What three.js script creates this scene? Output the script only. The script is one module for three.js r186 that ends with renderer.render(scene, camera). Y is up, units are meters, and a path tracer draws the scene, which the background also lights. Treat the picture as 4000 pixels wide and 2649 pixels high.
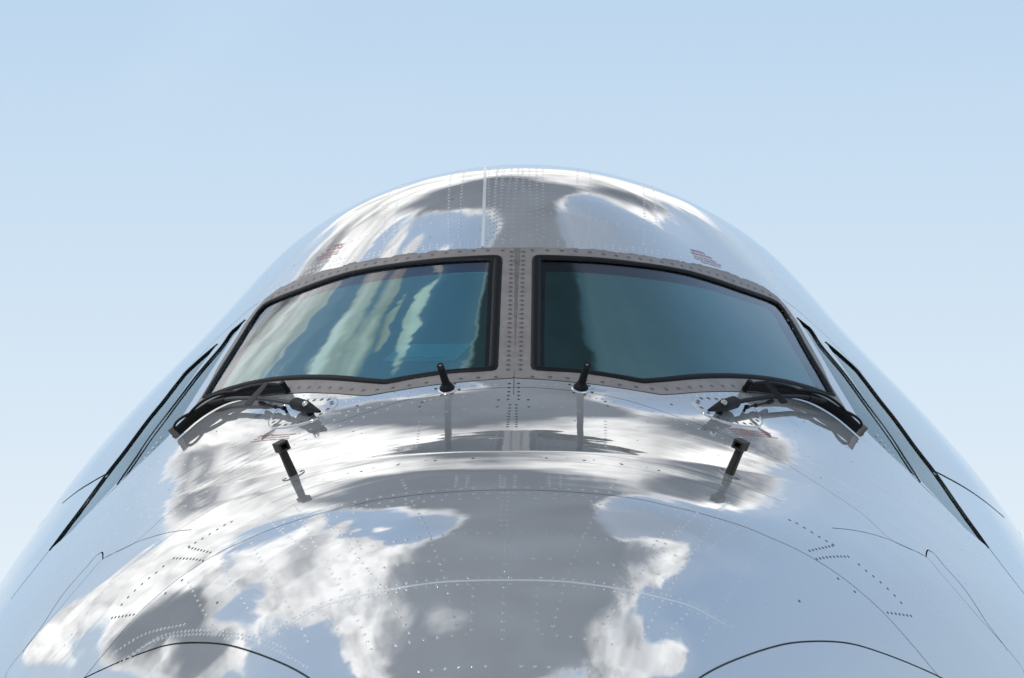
import * as THREE from 'three';
import { mergeGeometries } from 'three/addons/utils/BufferGeometryUtils.js';
import { createNoise3D } from 'simplex-noise';

// ------------------------------------------------------------------ camera, sky, sun, exposure
const scene = new THREE.Scene();
const camera = new THREE.PerspectiveCamera(7.654, 1024 / 678, 0.5, 200);
camera.position.set(0.185, 1.49606, 11.75711);
camera.lookAt(0.185 - 0.0157927 * 10, 1.49606 + 0.2079117 * 10, 11.75711 - 0.9780201 * 10);
camera.focus = 12.15; camera.userData.fStop = 8;
const renderer = new THREE.WebGLRenderer({ antialias: true });
renderer.toneMapping = THREE.LinearToneMapping;
renderer.toneMappingExposure = 1.0;
renderer.shadowMap.enabled = true;

function rng(seed) { let s = seed >>> 0; return () => { s = (s + 0x6d2b79f5) | 0; let t = Math.imul(s ^ (s >>> 15), 1 | s); t = (t + Math.imul(t ^ (t >>> 7), 61 | t)) ^ t; return ((t ^ (t >>> 14)) >>> 0) / 4294967296; }; }
const clamp = (x, a = 0, b = 1) => Math.min(b, Math.max(a, x));
const smooth = (a, b, x) => { const t = clamp((x - a) / (b - a)); return t * t * (3 - 2 * t); };
const lerp = (a, b, t) => a + (b - a) * t;
const R = Math.PI / 180;

// a bright day with broken cumulus: pale blue towards the horizon, deeper overhead, a bank of clouds with grey bodies and lit rims
function makeSky() {
  const n1 = createNoise3D(rng(11)), n2 = createNoise3D(rng(23));
  const w = 3072, h = 1536, data = new Float32Array(w * h * 4);
  const air = [[-90, .30, .31, .32], [-1, .34, .36, .38], [0, .80, .87, .95], [8, .83, .905, .965], [12, .655, .785, .91], [16, .50, .67, .858], [23, .50, .655, .833], [34, .37, .53, .75], [55, .215, .385, .64], [90, .18, .34, .59]];
  const airAt = (el, c) => { let i = 0; while (i < air.length - 2 && el > air[i + 1][0]) i++; const t = clamp((el - air[i][0]) / (air[i + 1][0] - air[i][0])); for (let k = 0; k < 3; k++) c[k] = lerp(air[i][k + 1], air[i + 1][k + 1], t); };
  // cloud masses and clear gaps: azimuth (0 = beyond the aircraft, + to the right), elevation, radius in degrees, weight
  const masses = [
    [0, 32, 8, 1.0, 0], [-10, 26, 8, .8, 0], [9, 27, 6, .6, 0], [17, 39, 4, .5, 0],
    [0, 53, 9, 1.0, 1.3], [-8, 46, 6, .6, .8], [13, 37, 5, .55, .9], [18, 33, 4, .3, .6], [-13, 45, 6, .9, 1.2], [-5, 42, 6, .9, 1.1], [6, 46, 5, .9, 1.2], [26, 31, 6, -.8, 0], [-10, 45, 6, .6, .9], [0, 66, 8, 1.0, 1.3], [22, 59, 5, -.7, 0], [13, 61, 6, 0, 1.5], [26, 48, 6, -.8, 0], [-20, 62, 5, -.9, -.3], [-18, 28, 3, .3, 1.2], [-56, 33, 5, .4, 1.0], [0, 84, 22, 1.3, 1.35], [32, 74, 12, .7, .7], [-25, 75, 10, .6, .6],
    [-16, 36, 5, .6, 0], [-21, 30, 5, .6, 0], [-34, 30, 7, .7, 0], [-45, 31, 6, .7, 1.15], [-40, 46, 6, .5, .1], [-58, 42, 10, .7, .1], [-46, 58, 8, .9, 0], [-60, 28, 6, .5, .5], [-70, 52, 10, .6, .2], [-100, 62, 14, .6, .4],
    [-22, 32, 3, .9, 0], [-28, 44, 1.7, .8, 0], [-25, 43, 1.5, .7, 0], [-29, 48.5, 1.3, .9, 0], [-26, 48, 1.2, .7, 0], [-29, 51.5, .9, .8, 0], [-28, 55, 1.3, .9, 0], [-25, 56, 1.2, .6, 0],
    [14, 47, 3.6, -1.0, -.6], [32, 40, 6, -1.0, 0], [-24, 51, 8, -.65, 0], [-50, 40, 3, -.7, 0], [-76, 38, 8, -.5, 0], [52, 34, 16, -1.1, 0], [30, 22, 13, -1.0, 0], [80, 34, 25, -.9, 0], [-18, 19, 6, -.6, 0],
    [45, 57, 6, .9, 0], [42, 45, 4, 1.1, 0], [62, 50, 5, 1.0, 0], [84, 50, 6, 1.0, 0], [106, 58, 8, .6, .2], [180, 74, 13, 1.0, 1.4], [-122, 67, 8, .7, 1.0], [180, 35, 40, .15, .1],
  ].map(([az, el, r, k, g]) => [Math.cos(el * R) * Math.sin(az * R), Math.sin(el * R), -Math.cos(el * R) * Math.cos(az * R), g, r * R, k]);
  // a soft grey veil without lit rims between the masses
  const veil = [[18, 58, 11, .85], [26, 49, 8, .5], [-12, 60, 6, .5], [40, 66, 10, .6], [12, 30, 5, .3]].map(([az, el, r, k]) => [Math.cos(el * R) * Math.sin(az * R), Math.sin(el * R), -Math.cos(el * R) * Math.cos(az * R), r * R, k]);
  const c = [0, 0, 0];
  for (let j = 0; j < h; j++) {
    const el = ((j + .5) / h - .5) * 180, y = Math.sin(el * R), ce = Math.cos(el * R);
    airAt(el, c); const a0 = c[0], a1 = c[1], a2 = c[2];
    for (let i = 0; i < w; i++) {
      const phi = ((i + .5) / w - .5) * 2 * Math.PI, x = ce * Math.cos(phi), z = ce * Math.sin(phi), o = (j * w + i) * 4;
      let r = a0, g = a1, b = a2;
      if (el > 12) {
        const q = 1 / (y + .25), px = x * q * 1.5, pz = z * q * 1.5;
        let f = 0, amp = .5, fr = 1;
        const wx = n2(px * 1.7, pz * 1.7, 3) * .16, wz = n2(px * 1.7, pz * 1.7, 9) * .16;
        for (let k = 0; k < 7; k++) { f += amp * n1((px + wx) * fr, (pz + wz) * fr, k * 7.3); amp *= .57; fr *= 2.1; }
        let m = -.30, gm = -.35;
        for (const s of masses) { const d = Math.acos(clamp(x * s[0] + y * s[1] + z * s[2], -1, 1)) / s[4]; if (d < 2.4) { const e = Math.exp(-d * d * 1.1); m += s[5] * e; gm += s[3] * e; } }
        m -= .9 * (1 - smooth(15, 23, el));
        const v = m + f * 1.0;
        const al = Math.max(smooth(-.06, .30, v), .08 * smooth(-.9, .1, v));
        let soft = 1; for (const s of veil) { const d = Math.acos(clamp(x * s[0] + y * s[1] + z * s[2], -1, 1)) / s[3]; if (d < 2.4) soft *= 1 - s[4] * Math.exp(-d * d * 1.2) * (.9 + .25 * f); }
        r = lerp(.215, r, soft); g = lerp(.255, g, soft); b = lerp(.315, b, soft);
        if (al > 0) {
          const tone = .86 + .34 * n2(px * 2.3 + wx * 3, pz * 2.3 + wz * 3, 61) + .16 * n2(px * 5.5, pz * 5.5, 64), core = smooth(.0, .8, Math.min(v * 1.1 + Math.max(0, gm - .75) * .9, gm + f * .7) + .25 * n2(px * 3.1, pz * 3.1, 20)), lit = 1.48 * clamp(.84 + .30 * n2(px * 3.6 + wx * 4, pz * 3.6 + wz * 4, 40) + .17 * n2(px * 9, pz * 9, 44) + .10 * n2(px * 21, pz * 21, 47), .4, 1.06);
          r = lerp(r, lerp(lit, .105 * tone, core), al); g = lerp(g, lerp(lit * .985, .125 * tone, core), al); b = lerp(b, lerp(lit * .96, .16 * tone, core), al);
        }
      }
      data[o] = r; data[o + 1] = g; data[o + 2] = b; data[o + 3] = 1;
    }
  }
  const t = new THREE.DataTexture(data, w, h, THREE.RGBAFormat, THREE.FloatType);
  t.mapping = THREE.EquirectangularReflectionMapping; t.minFilter = t.magFilter = THREE.LinearFilter; t.needsUpdate = true;
  return t;
}
const sky = makeSky();
scene.background = sky; scene.environment = sky;

// the sun stands behind the camera to the left, veiled by thin cloud
const sun = new THREE.DirectionalLight(new THREE.Color(1, .96, .9), 1.0);
const SUN_EL = 42 * R, SUN_AZ = -142 * R;
sun.position.set(Math.cos(SUN_EL) * Math.sin(SUN_AZ) * 30, 3.9 + Math.sin(SUN_EL) * 30, -Math.cos(SUN_EL) * Math.cos(SUN_AZ) * 30); sun.target.position.set(0, 3.9, 0);
sun.castShadow = true; sun.shadow.radius = 12; sun.shadow.mapSize.set(2048, 2048);
Object.assign(sun.shadow.camera, { left: -4, right: 4, top: 4, bottom: -4, near: 1, far: 60 });
scene.add(sun, sun.target);

// ------------------------------------------------------------------ the aircraft's measured lines: front-view x and height y in metres, on the skin
const DATA = {
  frame: [[-.0086,4.3429],[.0443,4.3443],[.1272,4.344],[.225,4.3474],[.3063,4.3519],[.3716,4.3564],[.4318,4.3612],[.5094,4.3705],[.5753,4.3703],[.6287,4.3727],[.6685,4.3538],[.6927,4.3201],[.7151,4.2702],[.7354,4.2023],[.7673,4.1118],[.7841,4.0413],[.8178,3.9622],[.7469,3.9512],[.6795,3.9427],[.6219,3.9341],[.577,3.9277],[.5038,3.9128],[.4311,3.8936],[.3842,3.8796],[.3496,3.8712],[.2801,3.878],[.203,3.8861],[.1266,3.8918],[.0382,3.8981],[-0,3.9004]],
  seal: [[.0361,4.2957],[.0378,4.3084],[.0441,4.315],[.0555,4.3172],[.1273,4.3182],[.2248,4.3219],[.3058,4.3247],[.3708,4.3283],[.4307,4.331],[.4965,4.3286],[.5594,4.3257],[.6127,4.3279],[.6478,4.328],[.6685,4.3212],[.681,4.3024],[.7022,4.2477],[.7314,4.1614],[.7572,4.0944],[.779,4.0386],[.7947,3.9943],[.7366,3.9889],[.6808,3.988],[.6144,3.9808],[.564,3.9714],[.5147,3.9595],[.4674,3.9471],[.4174,3.9321],[.3605,3.915],[.3111,3.9024],[.2964,3.903],[.2378,3.9112],[.152,3.9207],[.0797,3.9222],[.0524,3.924],[.042,3.928],[.0382,3.9388],[.0378,4.0505],[.0371,4.1811]],
  glass: [[.0595,4.3009],[.1273,4.3026],[.2247,4.3069],[.3056,4.3122],[.3705,4.3164],[.4302,4.3186],[.4959,4.3156],[.5586,4.3131],[.6116,4.3134],[.6467,4.3153],[.6641,4.3119],[.6761,4.2952],[.6937,4.2479],[.7229,4.1597],[.746,4.0936],[.7692,4.0306],[.7807,3.9993],[.7675,3.998],[.7291,4.004],[.6652,4.0018],[.6022,3.9943],[.5583,3.986],[.5194,3.9777],[.4745,3.9663],[.4382,3.9563],[.3985,3.944],[.359,3.9309],[.3175,3.9194],[.304,3.9175],[.2611,3.9222],[.1648,3.9316],[.1039,3.9348],[.0723,3.937],[.0607,3.9384],[.06,4.051],[.0596,4.1817]],
  coat: [[.0713,4.2607],[.0795,4.2647],[.1522,4.2667],[.241,4.2697],[.3049,4.2721],[.3695,4.2761],[.4289,4.28],[.4943,4.2816],[.5566,4.2795],[.6024,4.2808],[.6301,4.2812],[.6469,4.2744],[.6568,4.2497],[.6724,4.203],[.7005,4.1262],[.7229,4.0665],[.7428,4.0131],[.7499,4.0007],[.7293,4.0061],[.6654,4.0047],[.6024,3.9971],[.5584,3.9887],[.5195,3.9804],[.4746,3.9689],[.4383,3.959],[.3985,3.9466],[.3591,3.9335],[.3175,3.9219],[.304,3.92],[.2612,3.9247],[.1648,3.9341],[.1039,3.9373],[.0747,3.9396],[.071,3.9453],[.0704,4.0513],[.0696,4.182]],
  win2: [[.7172,4.2918],[.736,4.2779],[.7549,4.2641],[.7786,4.2044],[.8348,4.1145],[.888,4.0108],[.9456,3.9069],[.983,3.8195],[1.003,3.7655],[.9659,3.8032],[.9288,3.8418],[.8785,3.8908],[.8467,3.9509],[.8217,4.0122],[.7886,4.0995],[.7503,4.209]],
  win3: [[.7907,4.2327],[.8369,4.2004],[.8776,4.1643],[.8944,4.1348],[.9303,4.0665],[.9655,4.0095],[1.0109,3.926],[1.0595,3.8475],[1.1163,3.7134],[1.1697,3.6016],[1.1065,3.6416],[1.0524,3.7105],[1.0067,3.7698],[.9622,3.874],[.904,3.9827],[.8528,4.0951]],
  seamA: [[-.0018,3.8709],[.0864,3.867],[.1769,3.858],[.2674,3.8401],[.3577,3.8096],[.4447,3.7761],[.5183,3.7438],[.5849,3.7096],[.6474,3.6714],[.7439,3.6014],[.8072,3.5578],[.8844,3.4831],[.9647,3.4643]],
  seamB: [[-.0014,3.6169],[.1584,3.6136],[.2343,3.6066],[.2983,3.5975],[.3498,3.5937],[.4076,3.5829],[.4832,3.5671],[.5471,3.5465],[.6146,3.5255]],
  seamB2: [[-.0002,3.5828],[.1585,3.5785],[.2339,3.5712],[.2973,3.563],[.3482,3.552],[.4453,3.5322],[.5361,3.5011]],
  seamC: [[-.0097,3.473],[.1589,3.4675],[.2326,3.4619],[.2948,3.4558],[.3447,3.4466],[.4011,3.4377],[.5166,3.4142],[.5836,3.3931],[.6454,3.3717],[.7363,3.3244],[.786,3.2885],[.8305,3.2514],[.8896,3.1885],[.946,3.1267],[.9768,3.0889]],
  seamD: [[-.0004,3.2192],[.1268,3.2168],[.1926,3.2102],[.2574,3.202],[.3278,3.1893],[.3932,3.1754],[.4368,3.1553],[.4838,3.1309]],
  arcE: [[.3892,2.9852],[.4075,3.0056],[.4502,3.0372],[.5024,3.0682],[.5578,3.0974],[.6064,3.1186],[.6761,3.1375],[.744,3.1471],[.807,3.1423],[.8844,3.1299],[.9634,3.1129],[1.0036,3.0992]],
  lip: [[.7281,3.4706],[.7608,3.4787],[.7988,3.4849],[.8445,3.4866],[.8844,3.4831],[.9281,3.4745],[.9647,3.4643]],
  notch: [[.9647,3.4643],[.9747,3.4931],[.9875,3.488],[1.0125,3.4525],[1.0527,3.4018],[1.0802,3.3552],[1.1036,3.3103],[1.148,3.2542]],
  low: [[.9647,3.4643],[.998,3.4211],[1.0464,3.3609],[1.0891,3.3117],[1.148,3.2542],[1.1935,3.2009]],
  sill: [[1.1697,3.6016],[1.2054,3.54],[1.246,3.4772]],
  door: [[1.06,3.85],[1.1022,3.8501],[1.1526,3.8513],[1.2182,3.8473],[1.2749,3.847],[1.3729,3.8691]],
  sideline: [[.6857,4.3527],[.717,4.3383],[.7936,4.2737],[.8463,4.2141],[.885,4.1683]],
  sideline2: [[.8159,3.9573],[.866,3.9039],[.9283,3.8385],[1.0062,3.7546],[1.0633,3.694]],
  plate: [[.4236,3.8586],[.4285,3.8721],[.4349,3.8787],[.4775,3.8851],[.5268,3.8914],[.5531,3.8858],[.5744,3.8691],[.5877,3.8489],[.5914,3.8274],[.5826,3.8095],[.5455,3.8],[.4984,3.8033],[.4518,3.8221],[.4317,3.8429]],
  crown: [[-.1002,4.7812],[-.0916,4.6275],[-.0899,4.5327],[-.0882,4.441],[-.0884,4.3603]],
  chip: [[.0117,4.3501],[.1271,4.3505],[.225,4.3549],[.3064,4.3607],[.4321,4.3708],[.51,4.3819],[.576,4.3813],[.6296,4.3833]],
  screwTop: [[.0184,4.3327],[.082,4.3349],[.1584,4.3382],[.2249,4.337],[.3061,4.3392],[.3712,4.3433],[.4312,4.3455],[.4975,4.3482],[.5606,4.3465],[.6141,4.3477],[.656,4.3414]],
  screwBottom: [[.0224,3.9037],[.1266,3.9017],[.203,3.8954],[.2803,3.8883],[.3476,3.8883],[.3847,3.897],[.4317,3.9117],[.5046,3.9305],[.5781,3.9476],[.6345,3.9573],[.6939,3.9592]],
  screwSide: [[.6754,4.3191],[.6935,4.2835],[.715,4.2108],[.748,4.1147],[.7811,4.0256]],
  rivet_r: [[[[.0047,4.6999],[.0105,4.5489],[.0126,4.3751]],.027],[[[.0222,4.7006],[.0275,4.5492],[.0306,4.3661]],.027],[[[.0415,4.7028],[.0478,4.3666]],.027],[[[.0582,4.7063],[.0636,4.3812]],.027],[[[.1493,4.7398],[.1475,4.3866]],.027],[[[.1764,4.7562],[.1832,4.6484],[.1732,4.3987]],.027],[[[.3237,4.762],[.3195,4.4629],[.3156,4.4009]],.027],[[[.3485,4.7549],[.3494,4.4697],[.3407,4.4088]],.027],[[[.0095,4.47],[.0832,4.4771],[.1285,4.4698],[.1804,4.4688],[.2434,4.4621],[.3182,4.4625],[.4,4.4662],[.4824,4.4597],[.5442,4.4522],[.6062,4.4306]],.03],[[[.0019,4.3649],[.129,4.3609],[.2206,4.3655],[.3164,4.3723],[.4111,4.3779],[.5075,4.3873],[.5662,4.3914],[.6172,4.3887],[.6729,4.3703]],.022],[[[.0017,4.3751],[.129,4.3722],[.2207,4.3761],[.3166,4.3832],[.4116,4.3916],[.5085,4.4058],[.5699,4.4154],[.6196,4.4184],[.6764,4.407]],.022],[[[.5874,4.5583],[.6551,4.4922],[.7358,4.4063],[.8158,4.3194],[.8788,4.2277]],.03],[[[.5589,4.5652],[.6402,4.4901],[.7146,4.419]],.035],[[[.2096,3.4515],[.1662,3.3432],[.1268,3.2266],[.0978,3.0931]],.027],[[[.2379,3.5239],[.2216,3.4833]],.024],[[[.3746,3.3908],[.3285,3.3098],[.2574,3.202],[.198,3.096]],.027],[[[.3398,3.3676],[.3109,3.314]],.024],[[[.3885,3.1614],[.3245,3.0831]],.024],[[[.0649,3.2098],[.0675,3.0963]],.026],[[[-.0062,3.3449],[.1263,3.3417],[.2357,3.3298],[.3252,3.3136],[.4073,3.2889]],.026],[[[.0627,3.0908],[.1591,3.08],[.24,3.0644]],.03],[[[-.0003,3.2114],[.1268,3.2091],[.2573,3.1937],[.393,3.1664],[.4835,3.1227]],.022],[[[-.0005,3.227],[.1268,3.2246],[.2575,3.2104],[.3934,3.1843],[.4841,3.1397]],.022],[[[-.0022,3.4816],[.1589,3.4761],[.295,3.465],[.4015,3.4476],[.5172,3.4247]],.03],[[[-.0016,3.4628],[.1589,3.4574],[.2946,3.445],[.4007,3.4271],[.516,3.4039]],.03],[[[.0394,3.595],[.1585,3.5927],[.2977,3.5762],[.4065,3.5596],[.4932,3.5397]],.06],[[[.1648,3.8455],[.2672,3.8263],[.3572,3.7942],[.4438,3.7589],[.517,3.7249],[.6455,3.6519],[.7418,3.5833],[.8049,3.54]],.03],[[[.2676,3.8518],[.3581,3.8237],[.4455,3.792],[.5194,3.7614],[.6493,3.6907],[.7462,3.6218],[.8458,3.5456]],.03],[[[.5931,3.7339],[.6902,3.6951],[.7798,3.6388],[.8681,3.5647]],.028],[[[.6504,3.7424],[.7238,3.7109],[.8143,3.6536],[.9022,3.5703]],.028],[[[.7628,3.769],[.855,3.7092],[.9443,3.624]],.03],[[[.8321,3.8489],[.9165,3.7575],[.9977,3.6515],[1.0778,3.5416]],.03],[[[.8948,3.9088],[.9419,3.8335]],.02],[[[.9096,3.8058],[.9946,3.7164],[1.0665,3.6341]],.035],[[[.384,3.8726],[.5034,3.904],[.6062,3.9211]],.03],[[[.3591,3.8577],[.4147,3.8676]],.022],[[[.3339,3.831],[.4192,3.8228]],.025],[[[.0258,3.882],[.1267,3.8782],[.2029,3.8732],[.2799,3.864],[.3346,3.8574]],.03],[[[.0565,3.8477],[.213,3.8387]],.04],[[[.0454,3.8017],[.141,3.7959],[.2006,3.7613]],.045],[[[.2161,3.7628],[.2145,3.6431]],.03],[[[.0893,3.527],[.0901,3.4793]],.02],[[[.1136,3.5279],[.1141,3.4801]],.02],[[[.0226,3.0141],[.1019,3.0113],[.176,3.0037]],.028],[[[.0083,3.2758],[.1266,3.2735],[.2471,3.2622],[.3617,3.2408]],.034],[[[.4642,3.44],[.4327,3.3753],[.3907,3.2933],[.3162,3.147],[.2719,3.0455]],.026],[[[.5714,3.3862],[.5326,3.3115],[.4656,3.1916],[.413,3.0838]],.026],[[[.6403,3.3584],[.5998,3.2701],[.5375,3.1587]],.028],[[[.0017,3.447],[.1378,3.444],[.2714,3.4332],[.3721,3.4181]],.04],[[[.7148,3.3121],[.6669,3.2172],[.6044,3.1265]],.03],[[[.9155,3.3819],[.9605,3.3203],[1.0285,3.2187]],.03],[[[.9945,3.5096],[1.0455,3.4425],[1.1078,3.352],[1.1719,3.2547]],.028],[[[.941,3.5596],[.9987,3.4931]],.028],[[[1.0566,3.6589],[1.1175,3.5933],[1.1876,3.4974]],.03],[[[.4244,3.448],[.4001,3.4112],[.3647,3.3602]],.024],[[[.4901,3.4888],[.4588,3.447]],.016],[[[.5535,3.4706],[.5088,3.41],[.431,3.3277]],.022]],
  rivet_dark: [[[[.0105,3.8904],[.0126,3.82]],.024],[[[.0074,3.8154],[.0104,3.7158]],.024],[[[.0338,3.841],[.0385,3.7872]],.05],[[[.213,3.8387],[.2248,3.8028]],.03],[[[.6198,3.4665],[.6369,3.4623],[.6687,3.4451],[.7029,3.426],[.7282,3.4153]],.02],[[[.7281,3.4137],[.6631,3.3765]],.02],[[[.6784,3.3565],[.7085,3.3717],[.761,3.3898]],.019],[[[.7768,3.3808],[.7939,3.3645],[.8285,3.3404],[.8651,3.308],[.8901,3.2786]],.022],[[[.8386,3.2516],[.9062,3.2606]],.019],[[[.71,3.3289],[.8025,3.2647]],.05],[[[.0395,3.593],[.1585,3.5877],[.2913,3.5742],[.4063,3.5555]],.085],[[[.6167,3.2397],[.6583,3.2193]],.045],[[[.3588,3.8468],[.389,3.8356]],.03],[[[.4412,3.7674],[.4712,3.7562]],.02]],
  rivet_left: [[[[-.013,3.4696],[-.0097,3.3571]],.026],[[[.0004,3.4695],[.0034,3.357]],.026],[[[.0038,3.3399],[-.0006,3.2328],[-.0029,3.0635]],.027],[[[-.0184,3.526],[-.0166,3.4783]],.02],[[[-.0092,3.5213],[-.0077,3.4782]],.02],[[[.0144,3.5258],[.0158,3.4781]],.02],[[[-.0841,4.7191],[-.0693,4.3682]],.027],[[[-.0654,4.7237],[-.0525,4.3626]],.027],[[[-.0494,4.7178],[-.0378,4.362]],.027],[[[-.8696,3.1283],[-.7826,3.1657],[-.694,3.1614],[-.6193,3.1442],[-.558,3.1211],[-.4857,3.0812],[-.4149,3.0318]],.016],[[[-.844,3.135],[-.7705,3.1727],[-.695,3.1713],[-.6139,3.1521],[-.5346,3.122],[-.4627,3.0808]],.016],[[[-.8928,3.1575],[-.8109,3.1895],[-.7093,3.1911]],.016],[[[-.6062,3.1302],[-.5351,3.1296],[-.4333,3.1637]],.018]],
  w_head: [[.4527,3.8055],[.5178,3.8536]],
  w_arm: [[.5115,3.8438],[.5492,3.8647],[.5861,3.8842],[.6473,3.9079],[.6948,3.9222],[.7265,3.9244]],
  w_blade: [[.5459,3.9251],[.5926,3.9334],[.6664,3.9409],[.7321,3.9383],[.7888,3.9135],[.8269,3.8826],[.8438,3.8669]],
  w_paddle: [[.5815,3.918],[.6298,3.8603]],
  w_link: [[.5474,3.8533],[.5718,3.8658],[.6142,3.8936]],
  w_mast: [[.1576,3.8697]],
  w_probe: [[.4961,3.5915]],
  w_warn: [[.4387,4.4393],[.5301,4.4484],[.4744,4.4042]],
  w_caution: [[.4984,3.77],[.6372,3.7872],[.567,3.7765]],
  w_warnL: [[-.5404,4.4665],[-.4537,4.4413],[-.493,4.449]],
  w_cautionL: [[-.6438,3.7838],[-.5071,3.7613],[-.5759,3.768]],
  w_paper: [[-.3525,4.1518],[-.1473,4.1299],[-.1447,4.084],[-.3371,4.1021]],
  K: [[-2.2397,100],[-2.171,95.846],[-2.1022,91.571],[-2.0335,87.151],[-1.9647,82.548],[-1.896,77.707],[-1.8272,72.525],[-1.7585,66.768],[-1.6897,59],[-1.5468,53],[-1.3941,46],[-1.2295,39],[-1.1058,33.5],[-.9979,29],[-.9429,27],[-.8319,25.6],[-.7852,23.5],[-.7194,23.7],[-.6536,24.8],[-.6237,21],[-.4364,22.8],[-.2828,25.8],[-.1236,31.5],[-.0295,36.5],[0,39],[.104,39],[.66,39],[.711,38.8],[.7631,38.3],[.8404,37.2],[.9765,34.3],[1.1457,29],[1.2685,23.5],[1.4137,17.5],[1.744,13.95],[2.2564,10.437],[2.7688,7.181],[3.2812,4.239],[3.7936,1.722],[4.3059,0]],
  ytop: 5.0591,
  GY: [2.4,3,3.6,4.2,4.7,5.1],
  G: [.7685,1.0548,1.3023,1.4457,1.5769,2.2313],
  Lv: [1.7422,2.6911,3.4745,3.7298,3.245,2.1708],
};

// ------------------------------------------------------------------ hull shape: a keel-to-crown profile swept round elliptical waterlines
function spline(xs, ys) {
  const n = xs.length, h = xs.slice(1).map((x, i) => x - xs[i]), M = new Array(n).fill(0), cp = [], dp = [];
  cp[0] = 0; dp[0] = 0;
  for (let i = 1; i < n - 1; i++) { const r = 6 * ((ys[i + 1] - ys[i]) / h[i] - (ys[i] - ys[i - 1]) / h[i - 1]), b = 2 * (h[i - 1] + h[i]) - h[i - 1] * cp[i - 1]; cp[i] = h[i] / b; dp[i] = (r - h[i - 1] * dp[i - 1]) / b; }
  for (let i = n - 2; i > 0; i--) M[i] = dp[i] - cp[i] * M[i + 1];
  return (t) => {
    const inside = t > xs[0] && t < xs[n - 1]; t = clamp(t, xs[0], xs[n - 1]); let i = 0; while (i < n - 2 && t > xs[i + 1]) i++;
    const a = (xs[i + 1] - t) / h[i], b = 1 - a;
    return [a * ys[i] + b * ys[i + 1] + ((a ** 3 - a) * M[i] + (b ** 3 - b) * M[i + 1]) * h[i] * h[i] / 6,
      inside ? (ys[i + 1] - ys[i]) / h[i] + ((1 - 3 * a * a) * M[i] + (3 * b * b - 1) * M[i + 1]) * h[i] / 6 : 0];
  };
}
function pchip(xs, ys) {
  const n = xs.length, h = [], d = [], m = new Array(n).fill(0);
  for (let i = 0; i < n - 1; i++) { h[i] = xs[i + 1] - xs[i]; d[i] = (ys[i + 1] - ys[i]) / h[i]; }
  for (let i = 1; i < n - 1; i++) if (d[i - 1] * d[i] > 0) { const a = 2 * h[i] + h[i - 1], b = h[i] + 2 * h[i - 1]; m[i] = (a + b) / (a / d[i - 1] + b / d[i]); }
  m[0] = d[0]; m[n - 1] = d[n - 2];
  return (t) => { t = clamp(t, xs[0], xs[n - 1]); let i = 0; while (i < n - 2 && t > xs[i + 1]) i++; const s = (t - xs[i]) / h[i], s2 = s * s, s3 = s2 * s; return (2 * s3 - 3 * s2 + 1) * ys[i] + (s3 - 2 * s2 + s) * h[i] * m[i] + (3 * s2 - 2 * s3) * ys[i + 1] + (s3 - s2) * h[i] * m[i + 1]; };
}
const theta = pchip(DATA.K.map((k) => k[0]), DATA.K.map((k) => k[1]));
const S0 = DATA.K[0][0], S1 = DATA.K[DATA.K.length - 1][0], NP = 6000, DS = (S1 - S0) / (NP - 1);
const profA = new Float64Array(NP), profY = new Float64Array(NP), profT = new Float64Array(NP);
for (let i = 0; i < NP; i++) profT[i] = theta(S0 + i * DS) * R;
for (let i = 1; i < NP; i++) { const t = (profT[i] + profT[i - 1]) / 2; profA[i] = profA[i - 1] + Math.cos(t) * DS; profY[i] = profY[i - 1] + Math.sin(t) * DS; }
{ const k = -S0 / DS, i = Math.floor(k), f = k - i, a = lerp(profA[i], profA[i + 1], f), y = lerp(profY[i], profY[i + 1], f); for (let j = 0; j < NP; j++) { profA[j] -= a; profY[j] += 3.9 - y; } }
const Gf = spline(DATA.GY, DATA.G), Lf = spline(DATA.GY, DATA.Lv), YTIP = profY[0], ATIP = profA[0];
function widthAt(y) { const g = Gf(y), q = Math.sqrt(Math.max(DATA.ytop - y, 1e-5)); return [q * g[0], -g[0] / (2 * q) + q * g[1]]; }
const hullNoise = createNoise3D(rng(5));
// hand-beaten sheet: a fraction of a millimetre of waviness
function wave(x, y, z) { return .0006 * hullNoise(x * 3.1, y * 3.1, z * 1.6) + .0002 * hullNoise(x * 8.3 + 5, y * 8.3, z * 3.5) + .00002 * hullNoise(x * 27, y * 27 + 9, z * 11) + (.00005 + .00012 * smooth(3.95, 3.5, y)) * (hullNoise(x * 1.7, (y * .5 - z * .85) * 10, 3.3) + .35 * hullNoise(x * 3, (y * .5 - z * .85) * 25, 8.1)); }
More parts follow.
